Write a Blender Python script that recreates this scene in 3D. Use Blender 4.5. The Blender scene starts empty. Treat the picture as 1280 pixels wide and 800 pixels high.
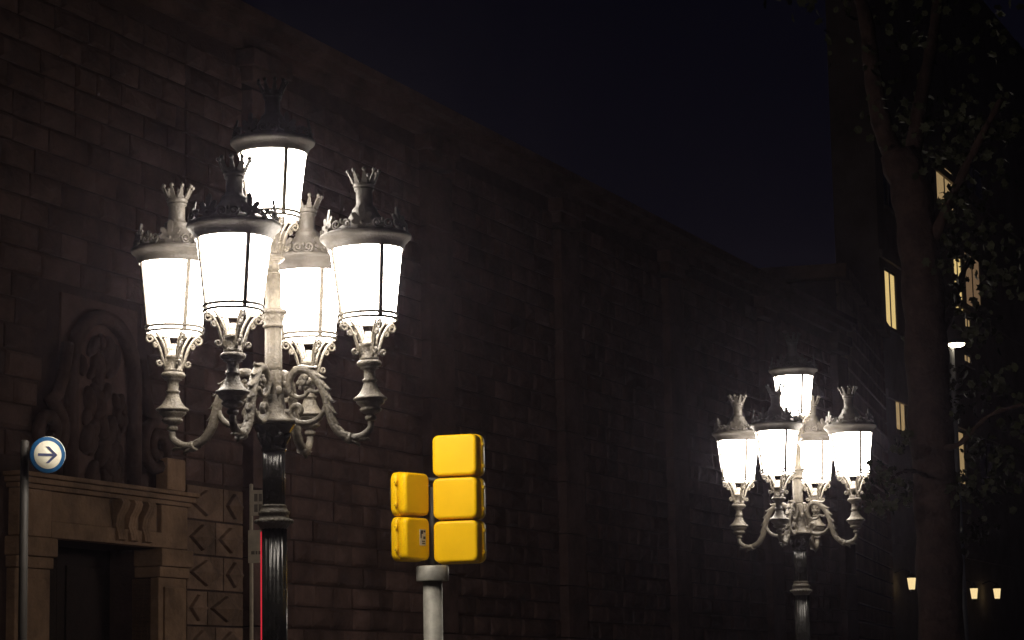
import bpy, bmesh, math, random
from mathutils import Vector, Matrix, Euler
R = math.radians
PI = math.pi
random.seed(7)
SC = bpy.context.scene
COL = SC.collection

# ------------------------------------------------------------------ camera
F = 3000.0                       # focal length in photo pixels (photo is 1280 wide)
HOR = 866.0                      # horizon row below the centre of the photo
CX, CY, ROLL, EYE = 641.0, 400.0, R(1.1), 1.6
cam = bpy.data.cameras.new('camera')
cam.sensor_width = 36.0
cam.lens = 36.0 * F / 1280.0
cam.clip_end = 2000
cam_o = bpy.data.objects.new('camera', cam)
COL.objects.link(cam_o)
PITCH = math.atan((HOR - CY) / F)
cam_o.location = (0, 0, EYE)
cam_o.rotation_euler = (Matrix.Rotation(PI / 2 + PITCH, 3, 'X') @ Matrix.Rotation(-ROLL, 3, 'Z')).to_euler()
SC.camera = cam_o

# ------------------------------------------------------------------ night sky
w = bpy.data.worlds.new('World')
SC.world = w
w.use_nodes = True
nt = w.node_tree
bg = nt.nodes['Background']
sky = nt.nodes.new('ShaderNodeTexSky')
sky.sky_type = 'NISHITA'
sky.sun_disc = False
sky.sun_elevation = R(35)      # the moon stands in for the sun
sky.sun_rotation = R(200)
tint = nt.nodes.new('ShaderNodeMix')            # night sky over a lit city: a little violet
tint.data_type = 'RGBA'
tint.blend_type = 'MULTIPLY'
tint.inputs['Factor'].default_value = 1
tint.inputs['B'].default_value = (1.0, 0.62, 1.05, 1)
nt.links.new(sky.outputs[0], tint.inputs['A'])
nt.links.new(tint.outputs['Result'], bg.inputs[0])
bg.inputs[1].default_value = 0.0006
SC.view_settings.view_transform = 'Standard'
SC.view_settings.look = 'None'
SC.view_settings.exposure = 0
SC.view_settings.gamma = 1
SC.cycles.use_denoising = True
SC.cycles.max_bounces = 5
SC.cycles.sample_clamp_indirect = 3
SC.cycles.volume_bounces = 0
SC.cycles.use_light_tree = True
SC.cycles.use_adaptive_sampling = True
SC.cycles.adaptive_threshold = 0.02
LAMP_L = 31.0                    # radiance of the lantern glass

# ------------------------------------------------------------------ materials
MATS = {}


def mat(name, base, rough=0.6, metal=0.0, var=0.25, scale=6.0, bump=0.0, bscale=40.0, spec=0.5, coat=0.0, col2=None, emit=None, estr=0.0):
    m = bpy.data.materials.new(name)
    m.use_nodes = True
    n, l = m.node_tree.nodes, m.node_tree.links
    p = n['Principled BSDF']
    p.inputs['Roughness'].default_value = rough
    p.inputs['Metallic'].default_value = metal
    p.inputs['Specular IOR Level'].default_value = spec
    p.inputs['Coat Weight'].default_value = coat
    tc = n.new('ShaderNodeTexCoord')
    geo = n.new('ShaderNodeNewGeometry')
    nz = n.new('ShaderNodeTexNoise')
    nz.inputs['Scale'].default_value = scale
    nz.inputs['Detail'].default_value = 6
    nz.inputs['Roughness'].default_value = 0.65
    l.new(geo.outputs['Position'], nz.inputs['Vector'])
    mx = n.new('ShaderNodeMix')
    mx.data_type = 'RGBA'
    c2 = col2 or tuple(c * (1 - var) for c in base)
    c1 = tuple(min(1, c * (1 + var * 0.7)) for c in base)
    ramp = n.new('ShaderNodeMapRange')
    ramp.inputs[1].default_value = 0.32
    ramp.inputs[2].default_value = 0.68
    l.new(nz.outputs['Fac'], ramp.inputs[0])
    l.new(ramp.outputs[0], mx.inputs['Factor'])
    mx.inputs['A'].default_value = (*c2, 1)
    mx.inputs['B'].default_value = (*c1, 1)
    if name.startswith('stone'):
        oi = n.new('ShaderNodeObjectInfo'); at_ = n.new('ShaderNodeAttribute'); at_.attribute_name = 'tone'
        ad = n.new('ShaderNodeMath'); ad.operation = 'ADD'
        l.new(oi.outputs['Random'], ad.inputs[0]); l.new(at_.outputs['Fac'], ad.inputs[1])
        fr_ = n.new('ShaderNodeMath'); fr_.operation = 'FRACT'; l.new(ad.outputs[0], fr_.inputs[0])
        tr_ = n.new('ShaderNodeMapRange'); tr_.inputs[3].default_value = 0.72; tr_.inputs[4].default_value = 1.25
        l.new(fr_.outputs[0], tr_.inputs[0])
        hs = n.new('ShaderNodeHueSaturation')
        l.new(mx.outputs['Result'], hs.inputs['Color']); l.new(tr_.outputs[0], hs.inputs['Value'])
        l.new(hs.outputs[0], p.inputs['Base Color'])
    else:
        l.new(mx.outputs['Result'], p.inputs['Base Color'])
    rr = n.new('ShaderNodeMapRange')
    rr.inputs[3].default_value = max(0.02, rough - 0.1)
    rr.inputs[4].default_value = min(1, rough + 0.1)
    l.new(nz.outputs['Fac'], rr.inputs[0])
    l.new(rr.outputs[0], p.inputs['Roughness'])
    if bump:
        b = n.new('ShaderNodeBump')
        n2 = n.new('ShaderNodeTexNoise')
        n2.inputs['Scale'].default_value = bscale
        n2.inputs['Detail'].default_value = 5
        l.new(geo.outputs['Position'], n2.inputs['Vector'])
        l.new(n2.outputs['Fac'], b.inputs['Height'])
        b.inputs['Strength'].default_value = bump
        b.inputs['Distance'].default_value = 0.02
        l.new(b.outputs[0], p.inputs['Normal'])
    if emit:
        p.inputs['Emission Color'].default_value = (*emit, 1)
        p.inputs['Emission Strength'].default_value = estr
    MATS[name] = m
    return m


def emis(name, colr, strength, curtain=False):
    m = bpy.data.materials.new(name)
    m.use_nodes = True
    n, l = m.node_tree.nodes, m.node_tree.links
    n.remove(n['Principled BSDF'])
    e = n.new('ShaderNodeEmission')
    e.inputs[0].default_value = (*colr, 1)
    e.inputs[1].default_value = strength
    if curtain:                  # folds of a drawn curtain behind the pane
        tc = n.new('ShaderNodeTexCoord')
        wv = n.new('ShaderNodeTexWave')
        wv.inputs['Scale'].default_value = 3.2
        wv.inputs['Distortion'].default_value = 2.0
        l.new(tc.outputs['Object'], wv.inputs['Vector'])
        mr = n.new('ShaderNodeMapRange')
        mr.inputs[3].default_value = strength * 0.6
        mr.inputs[4].default_value = strength * 1.15
        l.new(wv.outputs['Fac'], mr.inputs[0])
        l.new(mr.outputs[0], e.inputs[1])
    l.new(e.outputs[0], n['Material Output'].inputs[0])
    m.cycles.emission_sampling = 'FRONT'
    MATS[name] = m
    return m


mat('iron', (0.125, 0.108, 0.082), 0.46, 0.0, 0.42, 22, 0.5, 70)
mat('iron_roof', (0.075, 0.066, 0.055), 0.55, 0.0, 0.3, 12, 0.2, 60)
mat('iron_dark', (0.022, 0.021, 0.02), 0.24, 0.0, 0.3, 9, 0.06, 30, coat=0.4)
mat('stone', (0.094, 0.056, 0.047), 0.9, 0, 0.5, 1.6, 0.9, 14, spec=0.2)
mat('stone_pale', (0.28, 0.172, 0.108), 0.88, 0, 0.45, 2.2, 0.8, 18, spec=0.2)
mat('joint', (0.058, 0.036, 0.031), 0.95, 0, 0.3, 4, 0.5, 30, spec=0.1)
mat('stone_mid', (0.17, 0.107, 0.075), 0.9, 0, 0.5, 2.5, 0.9, 16, spec=0.2)
mat('stone_dark', (0.13, 0.095, 0.075), 0.92, 0, 0.4, 1.2, 0.7, 10, spec=0.2)
mat('door_wood', (0.02, 0.012, 0.01), 0.8, 0, 0.4, 8, 0.3, 40, spec=0.15)
mat('yellow', (0.95, 0.57, 0.004), 0.4, 0, 0.06, 5, 0.03, 30, spec=0.2)
mat('yellow_door', (0.93, 0.56, 0.004), 0.45, 0, 0.07, 5, 0.03, 60, spec=0.25)
mat('rubber', (0.02, 0.02, 0.02), 0.7, 0, 0.2, 20)
mat('galv', (0.36, 0.35, 0.31), 0.5, 0.2, 0.35, 9, 0.1, 60)
mat('lens_glass', (0.05, 0.05, 0.05), 0.15, 0, 0.1, 8)
mat('sticker', (0.62, 0.6, 0.55), 0.6, 0, 0.1, 30)
mat('ink', (0.02, 0.02, 0.022), 0.6, 0, 0.1, 30)
mat('sign_blue', (0.012, 0.085, 0.22), 0.4, 0, 0.12, 8, 0.02, 50)
mat('sign_white', (0.80, 0.76, 0.62), 0.45, 0, 0.05, 8)
mat('arrow_blue', (0.012, 0.02, 0.09), 0.45, 0, 0.1, 8)
mat('plate', (0.55, 0.46, 0.34), 0.6, 0, 0.2, 10)
mat('plate_ink', (0.14, 0.11, 0.08), 0.6, 0, 0.2, 30)
mat('asphalt', (0.05, 0.05, 0.052), 0.85, 0, 0.35, 3, 0.6, 80)
mat('paving', (0.21, 0.185, 0.16), 0.8, 0, 0.3, 2, 0.4, 30)
mat('kerb', (0.3, 0.28, 0.25), 0.8, 0, 0.3, 5, 0.4, 40)
mat('bark', (0.048, 0.029, 0.026), 0.9, 0, 0.5, 7, 1.0, 16, spec=0.2, col2=(0.025, 0.014, 0.013))
mat('leaf', (0.04, 0.043, 0.022), 0.7, 0, 0.4, 3, spec=0.3)
mat('render_wall', (0.27, 0.23, 0.19), 0.9, 0, 0.3, 0.8, 0.4, 12, spec=0.2)
mat('band_stone', (0.24, 0.165, 0.12), 0.9, 0, 0.4, 1.5, 0.6, 12, spec=0.2)
mat('frame_dark', (0.04, 0.035, 0.03), 0.6, 0, 0.2, 6)
mat('dark_glass', (0.01, 0.011, 0.013), 0.12, 0, 0.1, 2)
mat('grey_pole', (0.22, 0.23, 0.25), 0.5, 0.3, 0.2, 8)
mat('awning', (0.5, 0.48, 0.44), 0.8, 0, 0.12, 6, 0.1, 40)
emis('lantern_glow', (1.0, 0.90, 0.78), LAMP_L)
emis('warm_window', (1.0, 0.72, 0.28), 0.8, True)
emis('dim_window', (1.0, 0.62, 0.33), 0.16, True)
emis('orange_window', (1.0, 0.68, 0.32), 0.34, True)
emis('street_led', (1.0, 0.85, 0.6), 14)
emis('shop_lamp', (1.0, 0.75, 0.36), 1.0)
emis('red_reflection_glow', (1.0, 0.04, 0.07), 0.6)  # emission standing in for a red reflection on the lamp post


# ------------------------------------------------------------------ mesh helpers
class MB:
    """collects shapes for ONE mesh object"""

    def __init__(self):
        self.v, self.f, self.sm = [], [], []

    def add(self, vs, fs, smooth=False, M=None):
        o = len(self.v)
        for p in vs:
            p = Vector(p)
            self.v.append(tuple(M @ p) if M is not None else tuple(p))
        for f in fs:
            self.f.append([i + o for i in f])
            self.sm.append(smooth)
        return self

    def lathe(self, prof, n=28, M=None, smooth=True, flute=None, cap=True):
        vs, fs = [], []
        for (r, z) in prof:
            for k in range(n):
                a = 2 * PI * k / n
                rr = r * (flute(a) if flute else 1)
                vs.append((rr * math.cos(a), rr * math.sin(a), z))
        m = len(prof)
        for i in range(m - 1):
            for k in range(n):
                k2 = (k + 1) % n
                fs.append((i * n + k, i * n + k2, (i + 1) * n + k2, (i + 1) * n + k))
        self.add(vs, fs, smooth, M)
        if cap:
            b = len(self.v) - len(vs)
            if prof[0][0] > 1e-5:
                self.f.append([b + k for k in range(n)][::-1]); self.sm.append(False)
            if prof[-1][0] > 1e-5:
                self.f.append([b + (m - 1) * n + k for k in range(n)]); self.sm.append(False)
        return self

    def tube(self, pts, rad, n=8, M=None, flat=1.0, closed=False):
        """round tube along points; rad a number or list"""
        P = [Vector(p) for p in pts]
        k = len(P)
        rs = rad if isinstance(rad, (list, tuple)) else [rad] * k
        vs, fs = [], []
        t0 = (P[1] - P[0]).normalized()
        up = Vector((0, 0, 1)) if abs(t0.z) < 0.9 else Vector((1, 0, 0))
        nrm = t0.cross(up).normalized()
        for i in range(k):
            t = (P[min(i + 1, k - 1)] - P[max(i - 1, 0)])
            t = t.normalized() if t.length > 1e-9 else t0
            nrm = (nrm - t * nrm.dot(t)).normalized()
            b = t.cross(nrm)
            for j in range(n):
                a = 2 * PI * j / n
                vs.append(P[i] + nrm * (math.cos(a) * rs[i] * flat) + b * (math.sin(a) * rs[i]))
        for i in range(k - 1):
            for j in range(n):
                j2 = (j + 1) % n
                fs.append((i * n + j, i * n + j2, (i + 1) * n + j2, (i + 1) * n + j))
        self.add(vs, fs, True, M)
        o = len(self.v) - len(vs)
        self.f.append([o + j for j in range(n)][::-1]); self.sm.append(False)
        self.f.append([o + (k - 1) * n + j for j in range(n)]); self.sm.append(False)
        return self

    def box(self, x0, x1, y0, y1, z0, z1, M=None, bev=0.0):
        if bev <= 0:
            vs = [(x, y, z) for z in (z0, z1) for y in (y0, y1) for x in (x0, x1)]
            fs = [(0, 2, 3, 1), (4, 5, 7, 6), (0, 1, 5, 4), (2, 6, 7, 3), (0, 4, 6, 2), (1, 3, 7, 5)]
            return self.add(vs, fs, False, M)
        bm = bmesh.new()
        bmesh.ops.create_cube(bm, size=1)
        for v in bm.verts:
            v.co = Vector(((x0 + x1) / 2 + v.co.x * (x1 - x0), (y0 + y1) / 2 + v.co.y * (y1 - y0), (z0 + z1) / 2 + v.co.z * (z1 - z0)))
        bmesh.ops.bevel(bm, geom=bm.edges[:], offset=bev, segments=2, affect='EDGES', profile=0.6)
        return self.frombm(bm, M)

    def frombm(self, bm, M=None, smooth=False):
        bm.verts.index_update()
        self.add([v.co.copy() for v in bm.verts], [[v.index for v in f.verts] for f in bm.faces], smooth, M)
        bm.free()
        return self

    def ball(self, c, r, n=8, sz=1.0, M=None):
        prof = [(r * math.sin(PI * i / n) if 0 < i < n else 0.0001, -r * sz * math.cos(PI * i / n)) for i in range(n + 1)]
        T = Matrix.Translation(c)
        return self.lathe(prof, n + 2, (M @ T) if M is not None else T, True, cap=False)

    def prism(self, outline, y0, y1, M=None, bev=0.0):
        """outline in x,z extruded along y"""
        k = len(outline)
        vs = [(x, y0, z) for x, z in outline] + [(x, y1, z) for x, z in outline]
        fs = [list(range(k)), list(range(2 * k - 1, k - 1, -1))]
        fs += [(i, i + k, (i + 1) % k + k, (i + 1) % k) for i in range(k)]
        return self.add(vs, fs, False, M)

    def mesh(self, name, m):
        me = bpy.data.meshes.new(name)
        me.from_pydata(self.v, [], self.f)
        me.polygons.foreach_set('use_smooth', self.sm)
        bm = bmesh.new(); bm.from_mesh(me)
        bmesh.ops.recalc_face_normals(bm, faces=bm.faces)
        bm.to_mesh(me); bm.free()
        me.materials.append(MATS[m])
        me.update()
        return me

    def build(self, name, m, parent=None, M=None):
        return link(name, self.mesh(name, m), parent, M)


def link(name, me, parent=None, M=None):
    o = bpy.data.objects.new(name, me)
    COL.objects.link(o)
    if parent is not None:
        o.parent = parent
    if M is not None:
        o.matrix_local = M
    return o


def empty(name, loc=(0, 0, 0), rz=0.0, parent=None):
    o = bpy.data.objects.new(name, None)
    o.empty_display_size = 0.2
    COL.objects.link(o)
    o.location = loc
    o.rotation_euler = (0, 0, rz)
    if parent is not None:
        o.parent = parent
    return o


def tag(o, label=None, cat=None, group=None, kind=None):
    if label: o['label'] = label
    if cat: o['category'] = cat
    if group: o['group'] = group
    if kind: o['kind'] = kind
    return o


KIDS = {}


def copy_tree(o, parent=None):
    c = o.copy()
    COL.objects.link(c)
    c.parent = parent
    for ch in [x for x in o.children]:
        copy_tree(ch, c)
    return c


def T(x=0, y=0, z=0, rz=0.0):
    return Matrix.Translation((x, y, z)) @ Matrix.Rotation(rz, 4, 'Z')


def smooth_path(pts, n=5):
    """Catmull-Rom through the points"""
    P = [Vector(p) for p in pts]
    P = [P[0] * 2 - P[1]] + P + [P[-1] * 2 - P[-2]]
    out = []
    for i in range(1, len(P) - 2):
        for k in range(n):
            t = k / n
            a, b, c, d = P[i - 1], P[i], P[i + 1], P[i + 2]
            out.append(0.5 * ((2 * b) + (c - a) * t + (2 * a - 5 * b + 4 * c - d) * t * t + (3 * b - a - 3 * c + d) * t ** 3))
    out.append(P[-2])
    return out


# ------------------------------------------------------------------ the street frame
TH = R(22.8)                     # the street runs 22.8 degrees to the right of the view
STREET = PI / 2 - TH             # rotation of local x onto the street
U = Vector((math.sin(TH), math.cos(TH), 0))
Mv = Vector((-math.cos(TH), math.sin(TH), 0))


def along(px, p):
    """distance along the street of the wall point seen in photo column px, wall p metres from the eye"""
    a = math.atan((px - CX) / F)
    return p / math.tan(TH - a)


def frame(name, p):
    v = Mv * p
    return empty(name, (v.x, v.y, 0), STREET)


# ------------------------------------------------------------------ ground
WALL_P, LAMP_P = 14.0, 7.3


def strip(name, p0, p1, z, m, s0=-60, s1=160):
    mb = MB()
    q = [U * s0 + Mv * p0, U * s1 + Mv * p0, U * s1 + Mv * p1, U * s0 + Mv * p1]
    mb.add([(v.x, v.y, z) for v in q], [(0, 1, 2, 3)])
    o = mb.build(name, m)
    tag(o, kind='structure')
    return o


g = MB().add([(-900, -300, -0.14), (900, -300, -0.14), (900, 1500, -0.14), (-900, 1500, -0.14)], [(0, 1, 2, 3)]).build('ground', 'asphalt')
tag(g, kind='structure')
strip('road', 9.55, 12.0, -0.13, 'asphalt')


def slab(name, p0, p1, z, m, s0=-60, s1=160):
    mb = MB()
    q = [U * s0 + Mv * p0, U * s1 + Mv * p0, U * s1 + Mv * p1, U * s0 + Mv * p1]
    mb.add([(v.x, v.y, zz) for zz in (-0.3, z) for v in q], [(0, 1, 2, 3), (4, 5, 6, 7), (0, 1, 5, 4), (1, 2, 6, 5), (2, 3, 7, 6), (3, 0, 4, 7)])
    return tag(mb.build(name, m), kind='structure')


slab('promenade', -8, 9.4, 0.0, 'paving')
slab('kerb', 9.403, 9.55, 0.003, 'kerb')
slab('kerb', 12.0, 12.15, 0.003, 'kerb')
slab('pavement', 12.153, 15, 0.0, 'paving')

# ------------------------------------------------------------------ church wall along the street
church = frame('church_building', WALL_P)
tag(church, 'long brown stone church wall with rusticated courses, pilasters and a carved portal', 'church')
TOP = 9.4
S0, S1 = 14.0, along(1055, WALL_P)
D0, D1 = along(60, WALL_P - 0.1), along(195, WALL_P - 0.1)      # door opening
DOOR_H = 3.25
mb = MB()
mb.box(S0, D0, 0, 0.7, -0.1, TOP).box(D1, S1, 0, 0.7, -0.1, TOP).box(D0, D1, 0, 0.7, DOOR_H, TOP)
mb.build('wall', 'joint', church)
# roof ledge and the nave wall set back above it
mb = MB()
for z0, z1, y in ((TOP, TOP + 0.16, -0.10), (TOP + 0.16, TOP + 0.3, -0.22), (TOP + 0.3, TOP + 0.42, -0.36)):
    mb.box(S0, S1 + 0.2, y, 0.7, z0, z1)
mb.build('cornice', 'stone', church)
mb = MB()
mb.add([(S0, 0.702, TOP + 0.3), (S1, 0.702, TOP + 0.3), (S1, 5.2, 12.2), (S0, 5.2, 12.2)], [(0, 1, 2, 3)])
mb.build('aisle_roof', 'stone_dark', church)
MB().box(S0, S1, 5.2, 6.0, 8, 12.4).build('nave_wall', 'stone_dark', church)
PILS = [(along(318, WALL_P), 0.75), (30.4, 0.8), (35.4, 0.8), (40.6, 0.8), (46.4, 0.8), (S1 - 0.45, 0.9)]
for c, wd in PILS:
    mb = MB()
    z = 0.0
    k = 0
    while z < TOP - 0.5:
        h = 0.81
        mb.box(c - wd / 2, c + wd / 2, -0.16, 0.01, z + 0.008, min(z + h, TOP - 0.42) - 0.008, bev=0.012)
        z += h
    mb.box(c - wd / 2 - 0.06, c + wd / 2 + 0.06, -0.2, 0.01, TOP - 0.40, TOP - 0.22, bev=0.02)
    mb.box(c - wd / 2 - 0.12, c + wd / 2 + 0.12, -0.25, 0.01, TOP - 0.218, TOP - 0.004, bev=0.02)
    mb.build('pilaster', 'stone', church)

# stone blocks in courses
HC = 0.27
LEN = [0.42, 0.5, 0.58, 0.66, 0.74]


def block_mb(L, H, proud, jit):
    b = 0.035
    g = 0.012
    rnd = random.Random(int(L * 1000 + jit * 77))
    fr = [-proud + rnd.uniform(-0.012, 0.012) for _ in range(4)]
    x0, x1, z0, z1 = g, L - g, g, H - g
    vs = [(x0, 0.005, z0), (x1, 0.005, z0), (x1, 0.005, z1), (x0, 0.005, z1),
          (x0, -proud * 0.45, z0), (x1, -proud * 0.45, z0), (x1, -proud * 0.45, z1), (x0, -proud * 0.45, z1),
          (x0 + b, fr[0], z0 + b), (x1 - b, fr[1], z0 + b), (x1 - b, fr[2], z1 - b), (x0 + b, fr[3], z1 - b),
          ((x0 + x1) / 2, -proud - 0.02, (z0 + z1) / 2)]
    fs = []
    for a, c in ((0, 4), (4, 8)):
        for i in range(4):
            j = (i + 1) % 4
            fs.append((a + i, a + j, c + j, c + i))
    for i in range(4):
        fs.append((8 + i, 8 + (i + 1) % 4, 12))
    return vs, fs


blocks = {}
for li, L in enumerate(LEN):
    for j in range(3):
        blocks[(li, j)] = block_mb(L, HC, 0.035 + 0.012 * j, j)

# free runs between pilasters (local s ranges)
edges = []
pp = [(c - wd / 2, c + wd / 2) for c, wd in PILS]
DIA0, DIA1 = D1 + 0.70, pp[0][0]
runs = [(S0, DIA0 - 0.02, 0), (DIA0, DIA1, 0)]
for i in range(len(pp) - 1):
    runs.append((pp[i][1], pp[i + 1][0], 0))
PORT0, PORT1 = D0 - 0.72, D1 + 0.66
NZ0, NZ1, NZH = (D0 + D1) / 2 - 0.80, (D0 + D1) / 2 + 0.72, 5.85
cand = []
nrow = int((TOP - 0.02) / HC)
for (a, b, _) in runs:
    for r in range(nrow):
        z = r * HC
        x = a + 0.01
        first = True
        while x < b - 0.05:
            li = random.randrange(5)
            if first and r % 2:
                li = 0
            first = False
            L = LEN[li]
            if x + L > b - 0.2:
                L = b - x - 0.005
                li = None
            if L > 1.0:
                L = L / 2; li = None
            mid = x + L / 2
            ok = True
            if PORT0 - 0.05 < x + L and x < PORT1 + 0.03 and z < 3.95:
                ok = False
            if NZ0 < x + L and x < NZ1 and z < NZH:
                ok = False
            if DIA0 - 0.02 <= mid <= DIA1 and z < 4.03:
                ok = False
            if ok:
                cand.append((x, z, L, li, random.randrange(3)))
            x += L


def proj(s, z, p=WALL_P):
    v = U * s + Mv * p + Vector((0, 0, z))
    q = cam_o.matrix_basis.inverted() @ v
    return CX + 0 + F * q.x / -q.z, CY - F * q.y / -q.z, -q.z


scored = []
for c in cand:
    x, y, d = proj(c[0] + c[2] / 2, c[1] + HC / 2)
    inside = 44 < x < 1236 and 44 < y < 790
    wgt = 0.0
    if inside:
        if c[0] < 23.9: wgt = 0.25          # in the dark above the portal
        elif y > 560: wgt = 2.0             # lit courses, joints readable
        else: wgt = 1.0
    scored.append((wgt / d ** 2 * c[2], c))
scored.sort(key=lambda q: -q[0])
block_meshes = {}
rest = MB()
for i, (sc_, (x, z, L, li, j)) in enumerate(scored):
    if i < 300:
        if li is None:
            vs, fs = block_mb(L, HC, 0.04, j)
            me = MB().add(vs, fs).mesh('stone_block', 'stone')
        else:
            if (li, j) not in block_meshes:
                vs, fs = blocks[(li, j)]
                block_meshes[(li, j)] = MB().add(vs, fs).mesh('stone_block', 'stone')
            me = block_meshes[(li, j)]
        o = link('stone_block', me, church)
        o.location = (x, random.uniform(-0.006, 0.004), z)
    else:
        vs, fs = block_mb(L, HC, 0.04 + 0.006 * random.uniform(-1, 1), j)
        rest.add(vs, fs, False, T(x, random.uniform(-0.006, 0.004), z))
o = rest.build('stone_blocks', 'stone', church)
ta = o.data.attributes.new('tone', 'FLOAT', 'FACE')
nb = len(blocks[(0, 0)][1])
tn = [random.random() for _ in range(len(o.data.polygons) // nb + 1)]
ta.data.foreach_set('value', [tn[i // nb] for i in range(len(o.data.polygons))])
o['kind'] = 'stuff'

# diamond-point stones beside the portal
DH = 0.4
dcol = DIA1 - DIA0 - 0.04
for r in range(10):
    z = r * DH + 0.02
    cuts = [0, 0.36, 1.0] if r % 2 == 0 else [0, 0.64, 1.0]
    if r % 3 == 2:
        cuts = [0, 0.5, 1.0]
    for a, b in zip(cuts[:-1], cuts[1:]):
        x0, x1 = DIA0 + 0.02 + a * dcol + 0.012, DIA0 + 0.02 + b * dcol - 0.012
        z0, z1 = z + 0.012, z + DH - 0.012
        mb = MB()
        # margin slab with a faceted lozenge on it
        mb.box(x0, x1, -0.03, 0.005, z0, z1)
        cx, cz = (x0 + x1) / 2, (z0 + z1) / 2
        hw, hh = (x1 - x0) / 2 - 0.035, (z1 - z0) / 2 - 0.035
        rim = [(cx + hw, cz), (cx, cz + hh), (cx - hw, cz), (cx, cz - hh)]
        vs = [(x, -0.029, zz) for x, zz in rim] + [(cx + (x - cx) * 0.93, -0.075, cz + (zz - cz) * 0.93) for x, zz in rim] + [(cx, -0.14, cz)]
        fs = [(i, (i + 1) % 4, 4 + (i + 1) % 4, 4 + i) for i in range(4)] + [(4 + i, 4 + (i + 1) % 4, 8) for i in range(4)]
        mb.add(vs, fs)
        mb.build('diamond_stone', 'stone_mid', church)

# portal: jambs, lintel, consoles, ledge, door leaves, carved relief above
LH = DOOR_H
portal = MB().box(D0 - 0.02, D1 + 0.02, -0.13, 0.1, LH + 0.003, LH + 0.17, bev=0.012).build('portal', 'stone_pale', church)
for (a, b) in ((D0 - 0.62, D0), (D1, D1 + 0.60)):
    mb = MB()
    mb.box(a, b, -0.10, 0.25, 0.5, LH - 0.32, bev=0.012)
    mb.box(a + 0.10, b - 0.10, -0.125, -0.09, 0.65, LH - 0.42, bev=0.015)
    mb.box(a - 0.03, b + 0.03, -0.15, 0.2, -0.02, 0.498, bev=0.02)
    mb.box(a - 0.02, b + 0.02, -0.13, 0.2, LH - 0.316, LH - 0.2, bev=0.015)
    mb.box(a - 0.04, b + 0.04, -0.17, 0.2, LH - 0.197, LH - 0.003, bev=0.02)
    mb.build('jamb', 'stone_pale', portal)
    MB().box(a + 0.02, b - 0.02, -0.125, 0.1, LH + 0.004, LH + 0.48, bev=0.015).build('frieze_block', 'stone_pale', portal)
MB().box(D0 + 0.025, D1 - 0.025, -0.09, 0.1, LH + 0.174, LH + 0.48, bev=0.01).build('frieze', 'stone_pale', portal)
mb = MB()
mb.box(D0 - 0.65, D1 + 0.63, -0.15, 0.1, LH + 0.483, LH + 0.53, bev=0.01)
mb.box(D0 - 0.68, D1 + 0.66, -0.19, 0.1, LH + 0.533, LH + 0.59, bev=0.015)
mb.box(D0 - 0.71, D1 + 0.69, -0.23, 0.1, LH + 0.593, LH + 0.64, bev=0.015)
mb.build('ledge', 'stone_pale', portal)
for px_ in (148, 164, 181):
    s = along(px_, WALL_P - 0.15)
    prof = [(-0.09, LH + 0.02), (-0.17, LH + 0.05), (-0.16, LH + 0.12), (-0.13, LH + 0.2), (-0.15, LH + 0.3), (-0.2, LH + 0.38), (-0.22, LH + 0.44), (-0.2, LH + 0.478), (-0.09, LH + 0.478)]
    mb = MB()
    for w0, w1 in ((-0.075, -0.03), (-0.024, 0.024), (0.03, 0.075)):
        k = len(prof)
        vs = [(s + w0, y, z) for y, z in prof] + [(s + w1, y, z) for y, z in prof]
        mb.add(vs, [list(range(k)), list(range(2 * k - 1, k - 1, -1))] + [(i, i + k, (i + 1) % k + k, (i + 1) % k) for i in range(k)])
    mb.build('console', 'stone_pale', portal)
for (a, b) in ((D0 + 0.01, (D0 + D1) / 2 - 0.004), ((D0 + D1) / 2 + 0.004, D1 - 0.01)):
    leaf = MB().box(a, b, 0.52, 0.6, 0.02, DOOR_H - 0.01)
    for z0, z1 in ((0.2, 1.1), (1.25, 2.1), (2.25, 3.05)):
        leaf.box(a + 0.15, b - 0.15, 0.495, 0.52, z0, z1, bev=0.012)
    leaf.build('door_leaf', 'door_wood', portal)
mb = MB()
# niche back with arch moulding, volutes and cartouche
arch = [(math.cos(t) * 0.62, 5.05 + math.sin(t) * 0.62) for t in [PI * k / 14 for k in range(15)]]
cxn = (D0 + D1) / 2 - 0.05
pts = [(cxn + 0.62, -0.08, 3.9)] + [(cxn + x, -0.08, z) for x, z in arch] + [(cxn - 0.62, -0.08, 3.9)]
MB().tube(pts, 0.085, 8).build('arch_moulding', 'stone', portal)
MB().box(NZ0 + 0.01, NZ1 - 0.01, -0.03, 0.01, LH + 0.645, NZH, bev=0.01).build('relief_panel', 'stone', portal)
for sg in (-1, 1):
    pts = []
    for k in range(40):
        t = k / 39
        a = PI * 0.5 + sg * 2 * PI * 1.6 * t
        r_ = 0.30 * (1 - t * 0.8)
        pts.append((cxn + sg * 1.05 + r_ * math.cos(a), -0.1, 4.35 + r_ * math.sin(a)))
    pts = [(cxn + sg * 0.72, -0.1, 5.3), (cxn + sg * 0.80, -0.1, 4.95), (cxn + sg * 0.9, -0.1, 4.74)] + pts
    MB().tube(pts, 0.07, 7).build('volute', 'stone', portal)
mb = MB()
rnd = random.Random(3)
for k in range(46):              # carved leaves and folds of the cartouche
    x = cxn + rnd.uniform(-0.45, 0.45); z = rnd.uniform(3.95, 5.4)
    if (x - cxn) ** 2 / 0.25 + (z - 4.6) ** 2 / 0.75 > 1: continue
    a = rnd.uniform(-0.8, 0.8)
    M_ = T(x, -0.05, z) @ Matrix.Rotation(a, 4, 'Y') @ Matrix.Scale(2.0, 4, (0, 0, 1))
    mb.ball((0, 0, 0), rnd.uniform(0.05, 0.11), 6, 1.0, M_)
mb.build('cartouche', 'stone', portal)
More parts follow.
